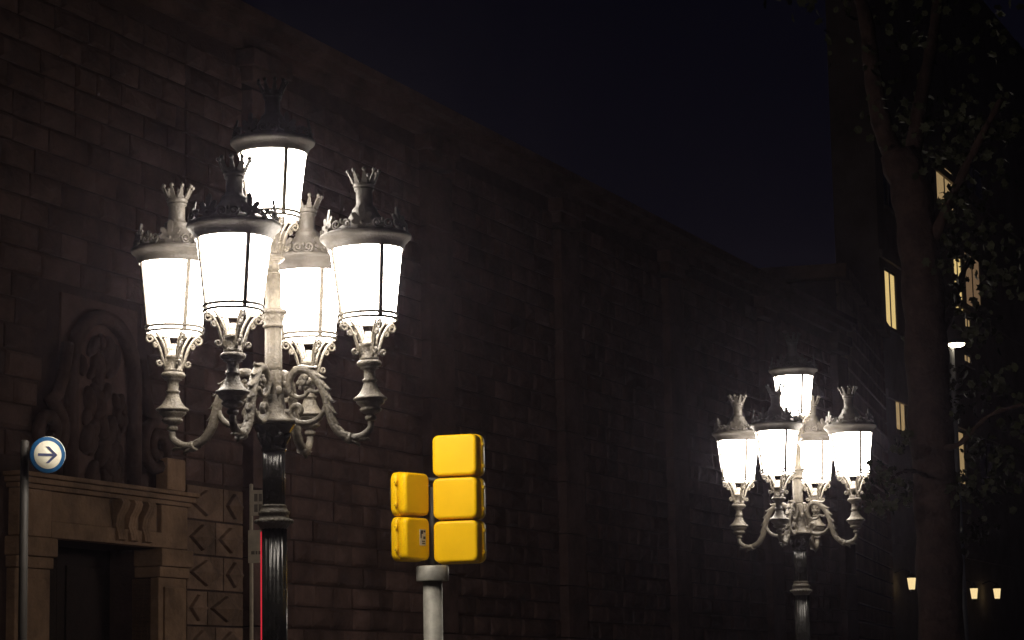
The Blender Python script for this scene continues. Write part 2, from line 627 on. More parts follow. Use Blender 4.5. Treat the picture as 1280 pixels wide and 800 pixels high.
MB().box(D1 + 0.02, D1 + 0.42, -0.2, -0.04, LH + 0.643, LH + 1.0, bev=0.03).build('pedestal', 'stone_pale', portal)

# ------------------------------------------------------------------ five-armed street lamp
def palmette_mb():
    mb = MB()
    for k, a in enumerate((-70, -38, 0, 38, 70)):
        L = (0.066, 0.095, 0.13, 0.095, 0.066)[k]
        A = R(a)
        dx, dz = math.sin(A), math.cos(A)
        px_, pz_ = dz, -dx
        w_ = 0.018
        q = [(0.0, 0.35), (0.45, 0.85), (0.75, 1.0), (0.93, 0.7), (1.0, 0.0)]
        o = [(dx * L * t + px_ * w_ * e, 0.02 + dz * L * t + pz_ * w_ * e) for t, e in q] + [(dx * L * t - px_ * w_ * e, 0.02 + dz * L * t - pz_ * w_ * e) for t, e in q[-2::-1]]
        mb.prism(o, -0.007, 0.007)
    mb.box(-0.026, 0.026, -0.009, 0.009, -0.006, 0.03)
    mb.ball((0, -0.008, 0.028), 0.012, 6)
    return mb


def scroll_mb():
    """pair of small volutes standing between two palmettes"""
    mb = MB()
    for sg in (-1, 1):
        pts = []
        for k in range(19):
            t = k / 18
            a = -PI / 2 + 2 * PI * 1.35 * t
            r_ = 0.032 * (1 - 0.75 * t)
            pts.append((sg * (0.036 + r_ * math.cos(a)), 0, 0.032 + r_ * math.sin(a)))
        pts = [(sg * 0.005, 0, 0.0)] + pts
        mb.tube(pts, 0.0075, 6)
    mb.ball((0, 0, 0.05), 0.012, 6, 1.5)
    return mb


def bracket_mb():
    """open scroll strut from the hub up to the glass ring, in the x-z plane"""
    mb = MB()
    main = smooth_path([(0.055, 0, 0.40), (0.075, 0, 0.455), (0.10, 0, 0.53), (0.135, 0, 0.59), (0.165, 0, 0.615)], 4)
    mb.tube(main, 0.010, 6)
    inner = smooth_path([(0.05, 0, 0.46), (0.06, 0, 0.52), (0.09, 0, 0.585), (0.13, 0, 0.635)], 4)
    mb.tube(inner, 0.008, 6)
    for cx_, cz_, r0, st, sg in ((0.165, 0.585, 0.030, PI / 2, -1), (0.098, 0.432, 0.022, PI, 1), (0.125, 0.545, 0.018, PI / 2, -1)):
        pts = []
        for k in range(16):
            t = k / 15
            a = st + sg * 2 * PI * 1.2 * t
            r_ = r0 * (1 - 0.75 * t)
            pts.append((cx_ + r_ * math.cos(a), 0, cz_ + r_ * math.sin(a)))
        mb.tube(pts, 0.0085, 6)
    return mb


def crown_mb():
    mb = MB()
    mb.lathe([(0.05, 1.485), (0.066, 1.49), (0.07, 1.502), (0.066, 1.512), (0.07, 1.53)], 20)
    for k in range(9):
        a = 2 * PI * k / 9 + 0.2
        M_ = Matrix.Rotation(a, 4, 'Z')
        # tapered tooth leaning outwards, ball on its tip
        vs = [(0.064, -0.019, 1.515), (0.064, 0.019, 1.515), (0.073, 0.019, 1.515), (0.073, -0.019, 1.515),
              (0.094, -0.007, 1.585), (0.094, 0.007, 1.585), (0.102, 0.007, 1.583), (0.102, -0.007, 1.583)]
        fs = [(0, 1, 5, 4), (1, 2, 6, 5), (2, 3, 7, 6), (3, 0, 4, 7), (4, 5, 6, 7)]
        mb.add(vs, fs, False, M_)
        mb.ball((0.1, 0, 1.594), 0.0145, 7, 1.0, M_)
    return mb


L_MESH = dict(
    stem=MB().lathe([(0.03, -0.005), (0.036, 0.002), (0.036, 0.02), (0.024, 0.028), (0.03, 0.036), (0.05, 0.042), (0.066, 0.055), (0.07, 0.068),
                     (0.058, 0.074), (0.064, 0.084), (0.084, 0.1), (0.09, 0.112), (0.085, 0.12), (0.103, 0.124), (0.108, 0.131), (0.104, 0.138),
                     (0.085, 0.15), (0.066, 0.17), (0.052, 0.195), (0.043, 0.22), (0.038, 0.238), (0.045, 0.241), (0.048, 0.248), (0.045, 0.255), (0.036, 0.258),
                     (0.036, 0.31), (0.046, 0.32), (0.06, 0.325), (0.05, 0.332), (0.07, 0.338), (0.079, 0.35), (0.079, 0.362), (0.07, 0.373), (0.05, 0.376)], 28).mesh('stem', 'iron'),
    top_stem=MB().lathe([(0.05, 0.24), (0.056, 0.25), (0.05, 0.26), (0.04, 0.27), (0.04, 0.32), (0.06, 0.328), (0.05, 0.334), (0.07, 0.338), (0.079, 0.35), (0.079, 0.362), (0.07, 0.373), (0.05, 0.376)], 28).mesh('stem', 'iron'),
    hub=MB().box(-0.046, 0.046, -0.046, 0.046, 0.374, 0.47, bev=0.008).lathe([(0.058, 0.377), (0.06, 0.382), (0.06, 0.392), (0.052, 0.398), (0.052, 0.46), (0.058, 0.466), (0.058, 0.484), (0.04, 0.49), (0.022, 0.52), (0.02, 0.56)], 20).mesh('hub', 'iron'),
    ring=MB().lathe([(0.178, 0.626), (0.187, 0.626), (0.193, 0.634), (0.187, 0.642), (0.178, 0.642), (0.178, 0.626)], 36, cap=False).lathe([(0.182, 0.655), (0.190, 0.655), (0.196, 0.664), (0.190, 0.673), (0.182, 0.673), (0.182, 0.655)], 36, cap=False).mesh('ring', 'iron'),
    glass=MB().lathe([(0.0005, 0.628), (0.15, 0.636), (0.1755, 0.65), (0.231, 1.088)], 28, cap=False).mesh('glass', 'lantern_glow'),
    rim=MB().lathe([(0.228, 1.090), (0.236, 1.078), (0.243, 1.082), (0.247, 1.10), (0.258, 1.122), (0.276, 1.140), (0.290, 1.152), (0.294, 1.164), (0.292, 1.174), (0.284, 1.180), (0.268, 1.183), (0.266, 1.190), (0.225, 1.192)], 40, cap=False).mesh('rim', 'iron_roof'),
    roof=MB().lathe([(0.232, 1.188), (0.22, 1.20), (0.185, 1.22), (0.148, 1.246), (0.116, 1.28), (0.094, 1.315), (0.08, 1.335), (0.082, 1.345), (0.074, 1.355), (0.06, 1.368), (0.053, 1.385), (0.053, 1.465), (0.062, 1.472), (0.064, 1.483), (0.05, 1.49)], 32).mesh('roof', 'iron_roof'),
    crown=crown_mb().mesh('crown', 'iron_roof'),
    palmette=palmette_mb().mesh('palmette', 'iron_roof'),
    scroll=scroll_mb().mesh('scroll', 'iron_roof'),
    rib=MB().add([(0.172, -0.013, 0.63), (0.172, 0.013, 0.63), (0.186, 0.013, 0.63), (0.186, -0.013, 0.63), (0.226, -0.013, 1.088), (0.226, 0.013, 1.088), (0.242, 0.013, 1.088), (0.242, -0.013, 1.088)],
                 [(0, 1, 2, 3), (4, 5, 6, 7), (0, 1, 5, 4), (1, 2, 6, 5), (2, 3, 7, 6), (3, 0, 4, 7)]).mesh('rib', 'iron'),
    bracket=bracket_mb().mesh('bracket', 'iron'),
)


def make_lantern(parent, loc, rz, top=False):
    root = link('lantern', L_MESH['hub'], parent)
    root.location = loc
    root.rotation_euler = (0, 0, rz)
    for nm in ('top_stem' if top else 'stem', 'ring', 'glass', 'rim', 'roof', 'crown'):
        link('stem' if nm == 'top_stem' else nm, L_MESH[nm], root)
    for k in range(4):
        a = PI / 4 + k * PI / 2
        for nm in ('rib', 'bracket'):
            o = link(nm, L_MESH[nm], root)
            o.rotation_euler = (0, 0, a)
    for k in range(6):
        a = PI / 4 + k * PI / 3
        o = link('palmette', L_MESH['palmette'], root)
        o.location = (0.268 * math.cos(a), 0.268 * math.sin(a), 1.186)
        o.rotation_euler = (R(-10), 0, a + PI / 2)
        a += PI / 6
        o = link('scroll', L_MESH['scroll'], root)
        o.location = (0.266 * math.cos(a), 0.266 * math.sin(a), 1.184)
        o.rotation_euler = (R(-6), 0, a + PI / 2)
    return root


FL = 3.336                       # height of the flange the arms grow from


def leaf_shape(mb, M_, s=1.0):
    """one curled acanthus leaf: root at origin, tip along +x, bending up (+z)"""
    prof = [(-0.012, 0.012, 0), (0.012, 0.030, 0.006), (0.038, 0.032, 0.012), (0.060, 0.020, 0.018), (0.070, 0.006, 0.030)]
    vs, fs = [], []
    for x, w_, z in prof:
        vs += [(x * s, -w_ * s, z * s - 0.006 * s), (x * s, 0, z * s + 0.010 * s), (x * s, w_ * s, z * s - 0.006 * s), (x * s, 0, z * s - 0.012 * s)]
    for i in range(len(prof) - 1):
        for j in range(4):
            j2 = (j + 1) % 4
            fs.append((i * 4 + j, i * 4 + j2, i * 4 + 4 + j2, i * 4 + 4 + j))
    fs += [(0, 1, 2, 3), (16, 17, 18, 19)]
    mb.add(vs, fs, True, M_)


ARM_R = 0.66
main_pts = smooth_path([(0.66, 0, -0.03), (0.655, 0, -0.075), (0.61, 0, -0.115), (0.545, 0, -0.13), (0.46, 0, -0.10), (0.405, 0, -0.03), (0.378, 0, 0.06), (0.352, 0, 0.155),
                        (0.308, 0, 0.245), (0.245, 0, 0.312), (0.175, 0, 0.325), (0.125, 0, 0.29), (0.105, 0, 0.23), (0.12, 0, 0.175), (0.165, 0, 0.145), (0.215, 0, 0.155), (0.245, 0, 0.19)], 4)
nn = len(main_pts)
arm_mesh = MB().tube(main_pts, [0.020 + 0.010 * math.sin(PI * min(1, i / nn * 1.15)) - (0.006 if i > nn * 0.8 else 0) for i in range(nn)], 8, flat=1.15)
low_pts = smooth_path([(0.365, 0, 0.13), (0.345, 0, 0.05), (0.29, 0, -0.005), (0.215, 0, -0.022), (0.15, 0, -0.005), (0.118, 0, 0.04), (0.13, 0, 0.085), (0.17, 0, 0.092), (0.19, 0, 0.06), (0.172, 0, 0.04)], 4)
arm_mesh.tube(low_pts, 0.019, 8, flat=1.1)
arm_mesh.tube(smooth_path([(0.24, 0, 0.19), (0.29, 0, 0.175), (0.335, 0, 0.19), (0.345, 0, 0.16)], 4), 0.014, 6)
arm_mesh.tube([(0.05, 0, 0.235), (0.11, 0, 0.235)], 0.022, 8)
arm_mesh.tube([(0.06, 0, 0.06), (0.12, 0, 0.05)], 0.02, 8)
arm_mesh.tube([(0.545, -0.012, -0.13), (0.52, 0, -0.135), (0.50, 0.012, -0.128)], 0.034, 8)
ARM = arm_mesh.mesh('arm', 'iron')
ros = MB()
ros.lathe([(0.001, -0.03), (0.02, -0.028), (0.026, -0.018), (0.026, 0.018), (0.02, 0.028), (0.001, 0.03)], 14, Matrix.Translation((0.205, 0, 0.235)) @ Matrix.Rotation(PI / 2, 4, 'X'))
for k in range(6):
    a = k * PI / 3
    ros.ball((0.205 + 0.034 * math.cos(a), 0, 0.235 + 0.034 * math.sin(a)), 0.019, 6)
ROS = ros.mesh('rosette', 'iron')
leafs = MB()
for i in range(10, int(nn * 0.62), 3):
    p = main_pts[i]; t = (main_pts[i + 1] - main_pts[i - 1]).normalized()
    nrm = Vector((t.z, 0, -t.x))
    if nrm.dot(p - Vector((0.2, 0, 0.0))) < 0: nrm = -nrm
    for s_ in ((nrm, 1.0), (-nrm, 0.55)):
        n_ = s_[0]
        y_ = n_.cross(-t)
        M_ = Matrix(((-t.x, y_.x, n_.x, p.x + n_.x * 0.014), (-t.y, y_.y, n_.y, p.y), (-t.z, y_.z, n_.z, p.z + n_.z * 0.014), (0, 0, 0, 1)))
        leaf_shape(leafs, M_, s_[1])
LEAFS = leafs.mesh('acanthus_leaf', 'iron')


def flutes(n, d):
    return lambda a: 1 - d * (0.5 - 0.5 * math.cos(n * a)) ** 2


def make_lamp(loc, rz):
    root = empty('street_lamp', loc, rz)
    # black fluted column below the flange
    post = MB().lathe([(0.081, 0.9), (0.081, FL - 0.68)], 64, flute=flutes(16, 0.10)).build('post', 'iron_dark', root)
    MB().lathe([(0.072, FL - 0.54), (0.072, FL - 0.19)], 64, flute=flutes(16, 0.10)).build('upper_post', 'iron_dark', root)
    mb = MB()
    mb.lathe([(0.30, -0.05), (0.30, 0.06), (0.28, 0.08), (0.26, 0.10), (0.25, 0.30), (0.23, 0.33), (0.19, 0.36), (0.17, 0.45), (0.16, 0.70), (0.175, 0.74), (0.15, 0.78), (0.11, 0.83), (0.10, 0.88), (0.09, 0.91)], 8, smooth=False)
    mb.build('pedestal', 'iron_dark', root)
    mb = MB().lathe([(0.078, FL - 0.685), (0.09, FL - 0.675), (0.098, FL - 0.66), (0.112, FL - 0.65), (0.117, FL - 0.637), (0.112, FL - 0.624), (0.096, FL - 0.618), (0.092, FL - 0.60), (0.099, FL - 0.59), (0.099, FL - 0.575), (0.088, FL - 0.567), (0.08, FL - 0.545), (0.084, FL - 0.54), (0.07, FL - 0.53)], 32)
    for k in range(22):
        a = 2 * PI * k / 22
        mb.ball((0.113 * math.cos(a), 0.113 * math.sin(a), FL - 0.637), 0.014, 6)
    mb.build('collar', 'iron', root)
    mb = MB().lathe([(0.07, FL - 0.20), (0.08, FL - 0.19), (0.08, FL - 0.175), (0.074, FL - 0.165), (0.082, FL - 0.13), (0.10, FL - 0.085), (0.122, FL - 0.05), (0.136, FL - 0.03), (0.146, FL - 0.022)], 32)
    for k in range(8):
        a = 2 * PI * k / 8
        leaf_shape(mb, Matrix.Rotation(a, 4, 'Z') @ Matrix.Translation((0.078, 0, FL - 0.15)) @ Matrix.Rotation(R(-50), 4, 'Y'), 1.1)
    mb.build('capital', 'iron_dark', root)
    mb = MB().lathe([(0.146, FL - 0.02), (0.153, FL - 0.012), (0.154, FL - 0.002), (0.148, FL + 0.006), (0.120, FL + 0.02), (0.095, FL + 0.045), (0.08, FL + 0.08), (0.07, FL + 0.13), (0.066, FL + 0.17)], 32)
    mb.box(-0.058, 0.058, -0.058, 0.058, FL + 0.165, FL + 0.325, bev=0.008)
    for k in range(4):
        M_ = Matrix.Rotation(k * PI / 2 + PI / 4, 4, 'Z')
        mb.box(0.05, 0.088, -0.02, 0.02, FL + 0.19, FL + 0.31, M_, bev=0.008)
        mb.ball((0.085, 0, FL + 0.19), 0.024, 6, 1.4, M_)
    mb.build('arm_socket', 'iron', root)
    mb = MB().lathe([(0.058, FL + 0.32), (0.056, FL + 0.35), (0.055, FL + 0.60)], 48, flute=flutes(12, 0.06))
    mb.lathe([(0.055, FL + 0.60), (0.066, FL + 0.605), (0.068, FL + 0.618), (0.060, FL + 0.628), (0.064, FL + 0.65), (0.075, FL + 0.675), (0.072, FL + 0.685), (0.088, FL + 0.695), (0.091, FL + 0.708), (0.085, FL + 0.718), (0.058, FL + 0.722), (0.052, FL + 0.735), (0.050, FL + 0.965)], 32)
    mb.build('shaft', 'iron', root)
    for k in range(4):
        a = k * PI / 2
        arm = link('arm', ARM, root)
        arm.location = (0, 0, FL)
        arm.rotation_euler = (0, 0, a)
        link('rosette', ROS, arm)
        link('acanthus_leaves', LEAFS, arm)
        q = (0.97, 1.065, 1.01, 0.995)[k]
        arm.scale = (q, 1, 1)
        ln = make_lantern(root, (ARM_R * q * math.cos(a), ARM_R * q * math.sin(a), FL - 0.02), a)
        ln.rotation_euler = (Matrix.Rotation(a, 3, 'Z') @ Matrix.Rotation(R(-1.2), 3, 'Y')).to_euler()
    make_lantern(root, (0, 0, FL + 0.722), 0, True).scale = (0.94, 0.94, 0.94)
    return root


def at(px, d):
    """ground point at depth d seen in photo column px"""
    return ((px - CX) / F * d, d, 0)


def az(deg):                     # azimuth clockwise from the view axis -> rotation of local x
    return PI / 2 - R(deg)


GRP = 'five armed street lamps along the kerb'
near = make_lamp(at(339, 15.2), az(16.2))
tag(near, 'large ornate five-lantern street lamp nearest the camera, beside the carved portal', 'street lamp', GRP)
far = copy_tree(near)
far.location = at(994, 26.6)
far.location.z = -0.05
far.rotation_euler = (0, 0, az(25))
tag(far, 'smaller far five-lantern street lamp beside the dark tree trunk on the right', 'street lamp', GRP)

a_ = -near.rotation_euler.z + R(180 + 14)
MB().tube([(0.083 * math.cos(a_), 0.083 * math.sin(a_), 1.0), (0.083 * math.cos(a_), 0.083 * math.sin(a_), FL - 0.70)], 0.0042, 6).build('red_reflection_strip', 'red_reflection_glow', near)  # added glowing strip imitates a red reflection on the glossy post

# ------------------------------------------------------------------ traffic signal seen from behind
def rr(hw, hh, rad, n=5):
    """rounded rectangle outline in x,z"""
    out = []
    for cx_, cz_, a0 in ((hw - rad, hh - rad, 0), (-hw + rad, hh - rad, PI / 2), (-hw + rad, -hh + rad, PI), (hw - rad, -hh + rad, 1.5 * PI)):
        for k in range(n + 1):
            a = a0 + PI / 2 * k / n
            out.append((cx_ + rad * math.cos(a), cz_ + rad * math.sin(a)))
    return out


def loft(mb, rings, M_=None):
    """rings: (half width, half height, corner radius, y); closed at both ends"""
    vs, fs = [], []
    n = None
    for hw, hh, rad, y in rings:
        o = rr(hw, hh, rad)
        n = len(o)
        vs += [(x, y, z) for x, z in o]
    for i in range(len(rings) - 1):
        for k in range(n):
            k2 = (k + 1) % n
            fs.append((i * n + k, i * n + k2, i * n + n + k2, i * n + n + k))
    mb.add(vs, fs, True, M_)
    o = len(mb.v) - len(vs)
    mb.f.append([o + k for k in range(n)]); mb.sm.append(False)
    mb.f.append([o + (len(rings) - 1) * n + k for k in range(n)][::-1]); mb.sm.append(False)
    return mb


def signal_section(parent, M_, hw, hh, depth, door, name='section'):
    body = loft(MB(), [(hw - 0.028, hh - 0.026, 0.03, 0), (hw - 0.016, hh - 0.015, 0.038, 0.003), (hw - 0.009, hh - 0.009, 0.042, 0.011), (hw - 0.007, hh - 0.007, 0.044, 0.025), (hw - 0.003, hh - 0.005, 0.046, depth)])
    o = body.build(name, 'yellow', parent)
    o.matrix_local = M_
    d = loft(MB(), [(hw - 0.004, hh - 0.006, 0.05, depth + 0.002), (hw + 0.006, hh - 0.001, 0.05, depth + 0.008), (hw + 0.008, hh - 0.001, 0.05, depth + 0.02), (hw + 0.008, hh - 0.001, 0.05, depth + door - 0.014), (hw - 0.004, hh - 0.008, 0.05, depth + door)])
    d.build('door', 'yellow_door', o)
    ln = MB().lathe([(0.001, 0), (0.07, 0.004), (0.1, 0.016), (0.104, 0.02)], 24, Matrix.Translation((0, depth + door + 0.02, 0)) @ Matrix.Rotation(PI / 2, 4, 'X'), cap=False)
    ln.build('lens', 'lens_glass', o)
    vz = MB()
    vs, fs = [], []
    n = 20
    for k in range(n + 1):
        a = R(-30) + R(240) * k / n
        for r_ in (0.112, 0.118):
            for y in (depth + door - 0.002, depth + door + 0.025 - (0.012 if k in (0, n) else 0)):
                vs.append((r_ * math.cos(a), y, r_ * math.sin(a)))
    for k in range(n):
        b = k * 4
        for q in ((0, 1), (1, 3), (3, 2), (2, 0)):
            fs.append((b + q[0], b + q[1], b + 4 + q[1], b + 4 + q[0]))
    vz.add(vs, fs, True)
    vz.build('visor', 'frame_dark', o)
    for sz in (-0.5, 0.5):       # latch on one flank, hinge on the other
        MB().box(hw + 0.006, hw + 0.02, depth - 0.012, depth + 0.03, sz * hh - 0.012, sz * hh + 0.012, bev=0.003).build('latch', 'yellow_door', o)
        MB().tube([(-hw - 0.012, depth + 0.004, sz * hh - 0.02), (-hw - 0.012, depth + 0.004, sz * hh + 0.02)], 0.008, 8).build('hinge', 'yellow', o)
    for sz in (-1, 1):           # screw heads on both flanks
        for sx in (-1, 1):
            MB().ball((sx * (hw + 0.005), depth + 0.02, sz * (hh - 0.075)), 0.006, 6).build('screw', 'rubber', o)
    return o


TD = 16.9
TK = TD / 17.5
ts = empty('traffic_signal', at(536, TD))
tag(ts, 'yellow traffic signal seen from behind on a grey post, with two heads', 'traffic signal')
PX = TD / F
Z = lambda py, px=560, d=TD: EYE + math.tan(PITCH - math.atan((py - CY - (px - CX) * math.tan(-ROLL)) / F)) * d
zt = Z(705)
mb = MB().lathe([(0.11, 0), (0.11, 0.02), (0.078, 0.03), (0.068, 0.05), (0.068, zt - 0.119)], 24)
mb.build('post', 'galv', ts)
MB().lathe([(0.112, zt - 0.118), (0.115, zt - 0.112), (0.115, zt - 0.02), (0.108, zt - 0.012), (0.04, zt - 0.01)], 24).build('bracket', 'galv', ts)
MB().tube([(0.0, 0.09, zt - 0.02), (0.0, 0.09, zt + 0.55)], 0.03, 10).build('mast', 'frame_dark', ts)
hw, hh = 0.176 * TK, 0.1575 * TK
A1 = R(-17)
for i in range(3):
    zc = zt + hh + 0.003 + i * 0.315 * TK
    M_ = Matrix.Translation(((567 - 536) * PX, -0.05, zc)) @ Matrix.Rotation(A1, 4, 'Z') @ Matrix.Translation((-0.012, 0, 0))
    signal_section(ts, M_, hw, hh, 0.10, 0.07)
A2 = R(52)
for i in range(2):
    zc = zt + 0.02 + (0.163 + i * 0.325) * TK
    M_ = Matrix.Translation(((519.5 - 536) * PX, -0.06, zc)) @ Matrix.Rotation(A2, 4, 'Z')
    o = signal_section(ts, M_, 0.142 * TK, 0.1615 * TK, 0.07, 0.065)
    if i == 0:
        st = loft(MB(), [(0.032, 0.056, 0.004, -0.003), (0.032, 0.056, 0.004, 0.0005)])
        st.build('sticker', 'sticker', o, T(0.045, 0, 0.01))
        stk = MB()
        for (x0, x1, z0, z1) in ((-0.026, 0.002, 0.025, 0.05), (-0.026, -0.014, -0.005, 0.03), (0.008, 0.026, 0.036, 0.05), (-0.01, 0.022, -0.03, -0.022), (-0.01, 0.022, -0.045, -0.037), (0.004, 0.026, -0.012, 0.008)):
            stk.box(x0, x1, -0.0045, -0.003, z0, z1)
        stk.build('sticker_print', 'ink', o, T(0.045, 0, 0.01))
for z in (zt + 0.05, zt + 0.6):
    MB().tube([(-0.12, 0.08, z), (0.16, 0.08, z)], 0.018, 8).build('clamp', 'frame_dark', ts)

# ------------------------------------------------------------------ round arrow sign at the left edge
AD = 16.1
sg = empty('arrow_sign', at(30, AD))
tag(sg, 'round blue-rimmed white sign with a dark blue arrow pointing right', 'sign')
za = Z(569, 56, AD)
MB().lathe([(0.03, 0), (0.03, za + 0.1), (0.02, za + 0.11)], 14, T(-0.03, 0.05)).build('post', 'frame_dark', sg)
ra = 22.8 * AD / F
MA = Matrix.Translation(((56 - 30) * AD / F, -0.02, za)) @ Matrix.Rotation(R(28), 4, 'Z') @ Matrix.Rotation(PI / 2, 4, 'X')
disc = MB().lathe([(0.001, 0.0), (ra * 0.99, 0.0), (ra, -0.004), (ra, -0.02), (ra * 0.985, -0.025), (0.001, -0.025)], 40, MA, cap=False).build('disc', 'sign_blue', sg)
MB().lathe([(ra * 0.93, -0.0265), (ra * 0.985, -0.028), (ra * 0.985, -0.05), (ra * 0.93, -0.052)], 40, Matrix.Translation((0.012, 0, 0.006)) @ MA).build('backing', 'sign_white', sg)
MB().lathe([(0.001, 0.003), (ra * 0.775, 0.003), (ra * 0.78, 0.0005), (0.001, 0.0005)], 40, MA, cap=False).build('white_field', 'sign_white', disc)
ar = MB()
u = ra
def flat(mb, pts, z0, z1):
    k = len(pts)
    vs = [(x, y, z0) for x, y in pts] + [(x, y, z1) for x, y in pts]
    fs = [list(range(k)), list(range(2 * k - 1, k - 1, -1))] + [(i, i + k, (i + 1) % k + k, (i + 1) % k) for i in range(k)]
    mb.add(vs, fs, False, MA)
t_ = 0.12 * u
flat(ar, [(-0.56 * u, -t_ / 2 * 1.2), (0.40 * u, -t_ / 2 * 1.2), (0.40 * u, t_ / 2 * 1.2), (-0.56 * u, t_ / 2 * 1.2)], 0.0042, 0.0062)
for s_ in (-1, 1):
    flat(ar, [(0.54 * u, 0.0), (0.06 * u, s_ * 0.46 * u), (-0.12 * u, s_ * 0.46 * u), (0.34 * u, 0.0)], 0.0045, 0.0066)
ar.build('arrow', 'arrow_blue', disc)
MB().tube([(0, 0.05, za), ((52 - 30) * AD / F, 0.06, za)], 0.016, 8).build('clamp', 'galv', sg)

# ------------------------------------------------------------------ slim post with two plates by the wall
PD = 25.0
pk = PD / F
sp = empty('plate_post', at(310.5, PD))
tag(sp, 'slim pale post with two small plates standing behind the near lamp column', 'sign post')
MB().lathe([(0.02, 0), (0.02, Z(606, 311, PD)), (0.012, Z(606, 311, PD) + 0.01)], 12).build('post', 'plate', sp)
for (y0, y1, x0, x1, marks) in ((613, 645, 309.5, 327, ((0.3, 0.55, 0.55, 0.85), (0.62, 0.86, 0.55, 0.85), (0.3, 0.55, 0.14, 0.44), (0.62, 0.86, 0.14, 0.44))), (663, 704, 307, 326.5, ((0.2, 0.42, 0.26, 0.36), (0.48, 0.6, 0.26, 0.36), (0.66, 0.9, 0.26, 0.36)))):
    X0, X1 = (x0 - 310.5) * pk, (x1 - 310.5) * pk
    Z0, Z1 = Z(y1, 315, PD), Z(y0, 315, PD)
    pl = MB().box(X0, X1, -0.04, -0.025, Z0, Z1, bev=0.004).build('plate', 'plate', sp)
    mk = MB()
    for (a, b, c, d) in marks:
        mk.box(X0 + a * (X1 - X0), X0 + b * (X1 - X0), -0.042, -0.0403, Z0 + c * (Z1 - Z0), Z0 + d * (Z1 - Z0))
    mk.build('plate_print', 'plate_ink', pl)

# ------------------------------------------------------------------ banded corner building beyond the church
cb = empty('corner_building', tuple(U * S1 + Mv * WALL_P), STREET + R(8.5))
tag(cb, 'narrow dark building end with horizontal stone bands between church and lit facade', 'building')
CL = 9.98
MB().box(0.02, CL, 0.06, 3, -0.1, 10.75).build('wall', 'joint', cb)
z = 0.0
k = 0
while z < 10.4:
    MB().box(0.03, CL - 0.01, -0.02, 0.058, z + 0.025, z + 0.36, bev=0.02).build('stone_band', 'band_stone', cb)
    z += 0.385
MB().box(-0.1, CL + 0.1, -0.2, 3, 10.79, 11.1).build('cornice', 'band_stone', cb)

# ------------------------------------------------------------------ lit facade at the far right
FP = WALL_P + CL * math.sin(R(8.5)) + 0.02
fb = frame('apartment_building', FP)
tag(fb, 'far apartment building at the right edge with a few warmly lit windows', 'building')
FS0 = along(1108.5, FP)


def zfar(px, py):
    s = along(px, FP)
    d = s * math.cos(TH) + FP * math.sin(TH)
    return Z(py, px, d)


wins = [(1114.5, 1128.5, 412, 338, 'warm_window'), (1121.5, 1134, 541, 500, 'orange_window'), (1203, 1213, 390, 318, 'warm_window'), (1217, 1236, 392, 318, 'dim_window'),
        (1189, 1206, 606, 536, 'orange_window'), (1176, 1185, 336, 285, 'warm_window'), (1186, 1207, 262, 205, 'orange_window'), (1214, 1221, 412, 396, 'orange_window'),
        (1148, 1163, 450, 376, None), (1157, 1171, 600, 530, None), (1224, 1243, 610, 540, None), (1225, 1246, 264, 207, None), (1118, 1131, 262, 190, None), (1150, 1165, 280, 208, None), (1211, 1219, 455, 442, 'orange_window')]
ops = []
for x0, x1, yb, yt, m_ in wins:
    xm = (x0 + x1) / 2
    ops.append((along(x0, FP), along(x1, FP), zfar(xm, yb), zfar(xm, yt), m_))
FS1 = along(1330, FP)
ss = sorted({FS0, FS1} | {o[0] for o in ops} | {o[1] for o in ops})
zz = sorted({-0.1, 24.0} | {o[2] for o in ops} | {o[3] for o in ops})
mb = MB()
for a, b in zip(ss[:-1], ss[1:]):
    run = None
    for c, d in zip(zz[:-1], zz[1:]):
        hole = any(o[0] - 1e-6 <= a and b <= o[1] + 1e-6 and o[2] - 1e-6 <= c and d <= o[3] + 1e-6 for o in ops)
        if hole:
            if run: mb.box(a, b, 0, 0.5, run[0], run[1]); run = None
        else:
            run = (run[0], d) if run else (c, d)
    if run: mb.box(a, b, 0, 0.5, run[0], run[1])
mb.box(FS0, FS1, 0.9, 1.2, -0.1, 24).box(FS0, FS0 + 0.3, 0.502, 0.898, -0.1, 24).box(FS0, FS1, 0.0, 1.2, 24.003, 24.3)
mb.build('wall', 'render_wall', fb)
for a, b, c, d, m_ in ops:
    fr = MB()
    for q in ((a, a + 0.05, c, d), (b - 0.05, b, c, d), (a + 0.071, b - 0.071, d - 0.07, d), (a + 0.071, b - 0.071, c, c + 0.07), ((a + b) / 2 - 0.025, (a + b) / 2 + 0.025, c + 0.071, d - 0.071)):
        fr.box(q[0], q[1], 0.015, 0.09, q[2], q[3])
    f_ = fr.build('window', 'frame_dark', fb)
    MB().box(a + 0.01, b - 0.01, 0.04, 0.06, c + 0.01, d - 0.01).build('pane', m_ or 'dark_glass', f_)
    MB().box(a - 0.1, b + 0.1, -0.1, -0.002, c - 0.1, c - 0.003).build('sill', 'render_wall', f_)
for z in (5.3, 9.2, 13.0, 16.8):
    MB().box(FS0, FS1, -0.09, -0.002, z, z + 0.22).build('string_course', 'render_wall', fb)

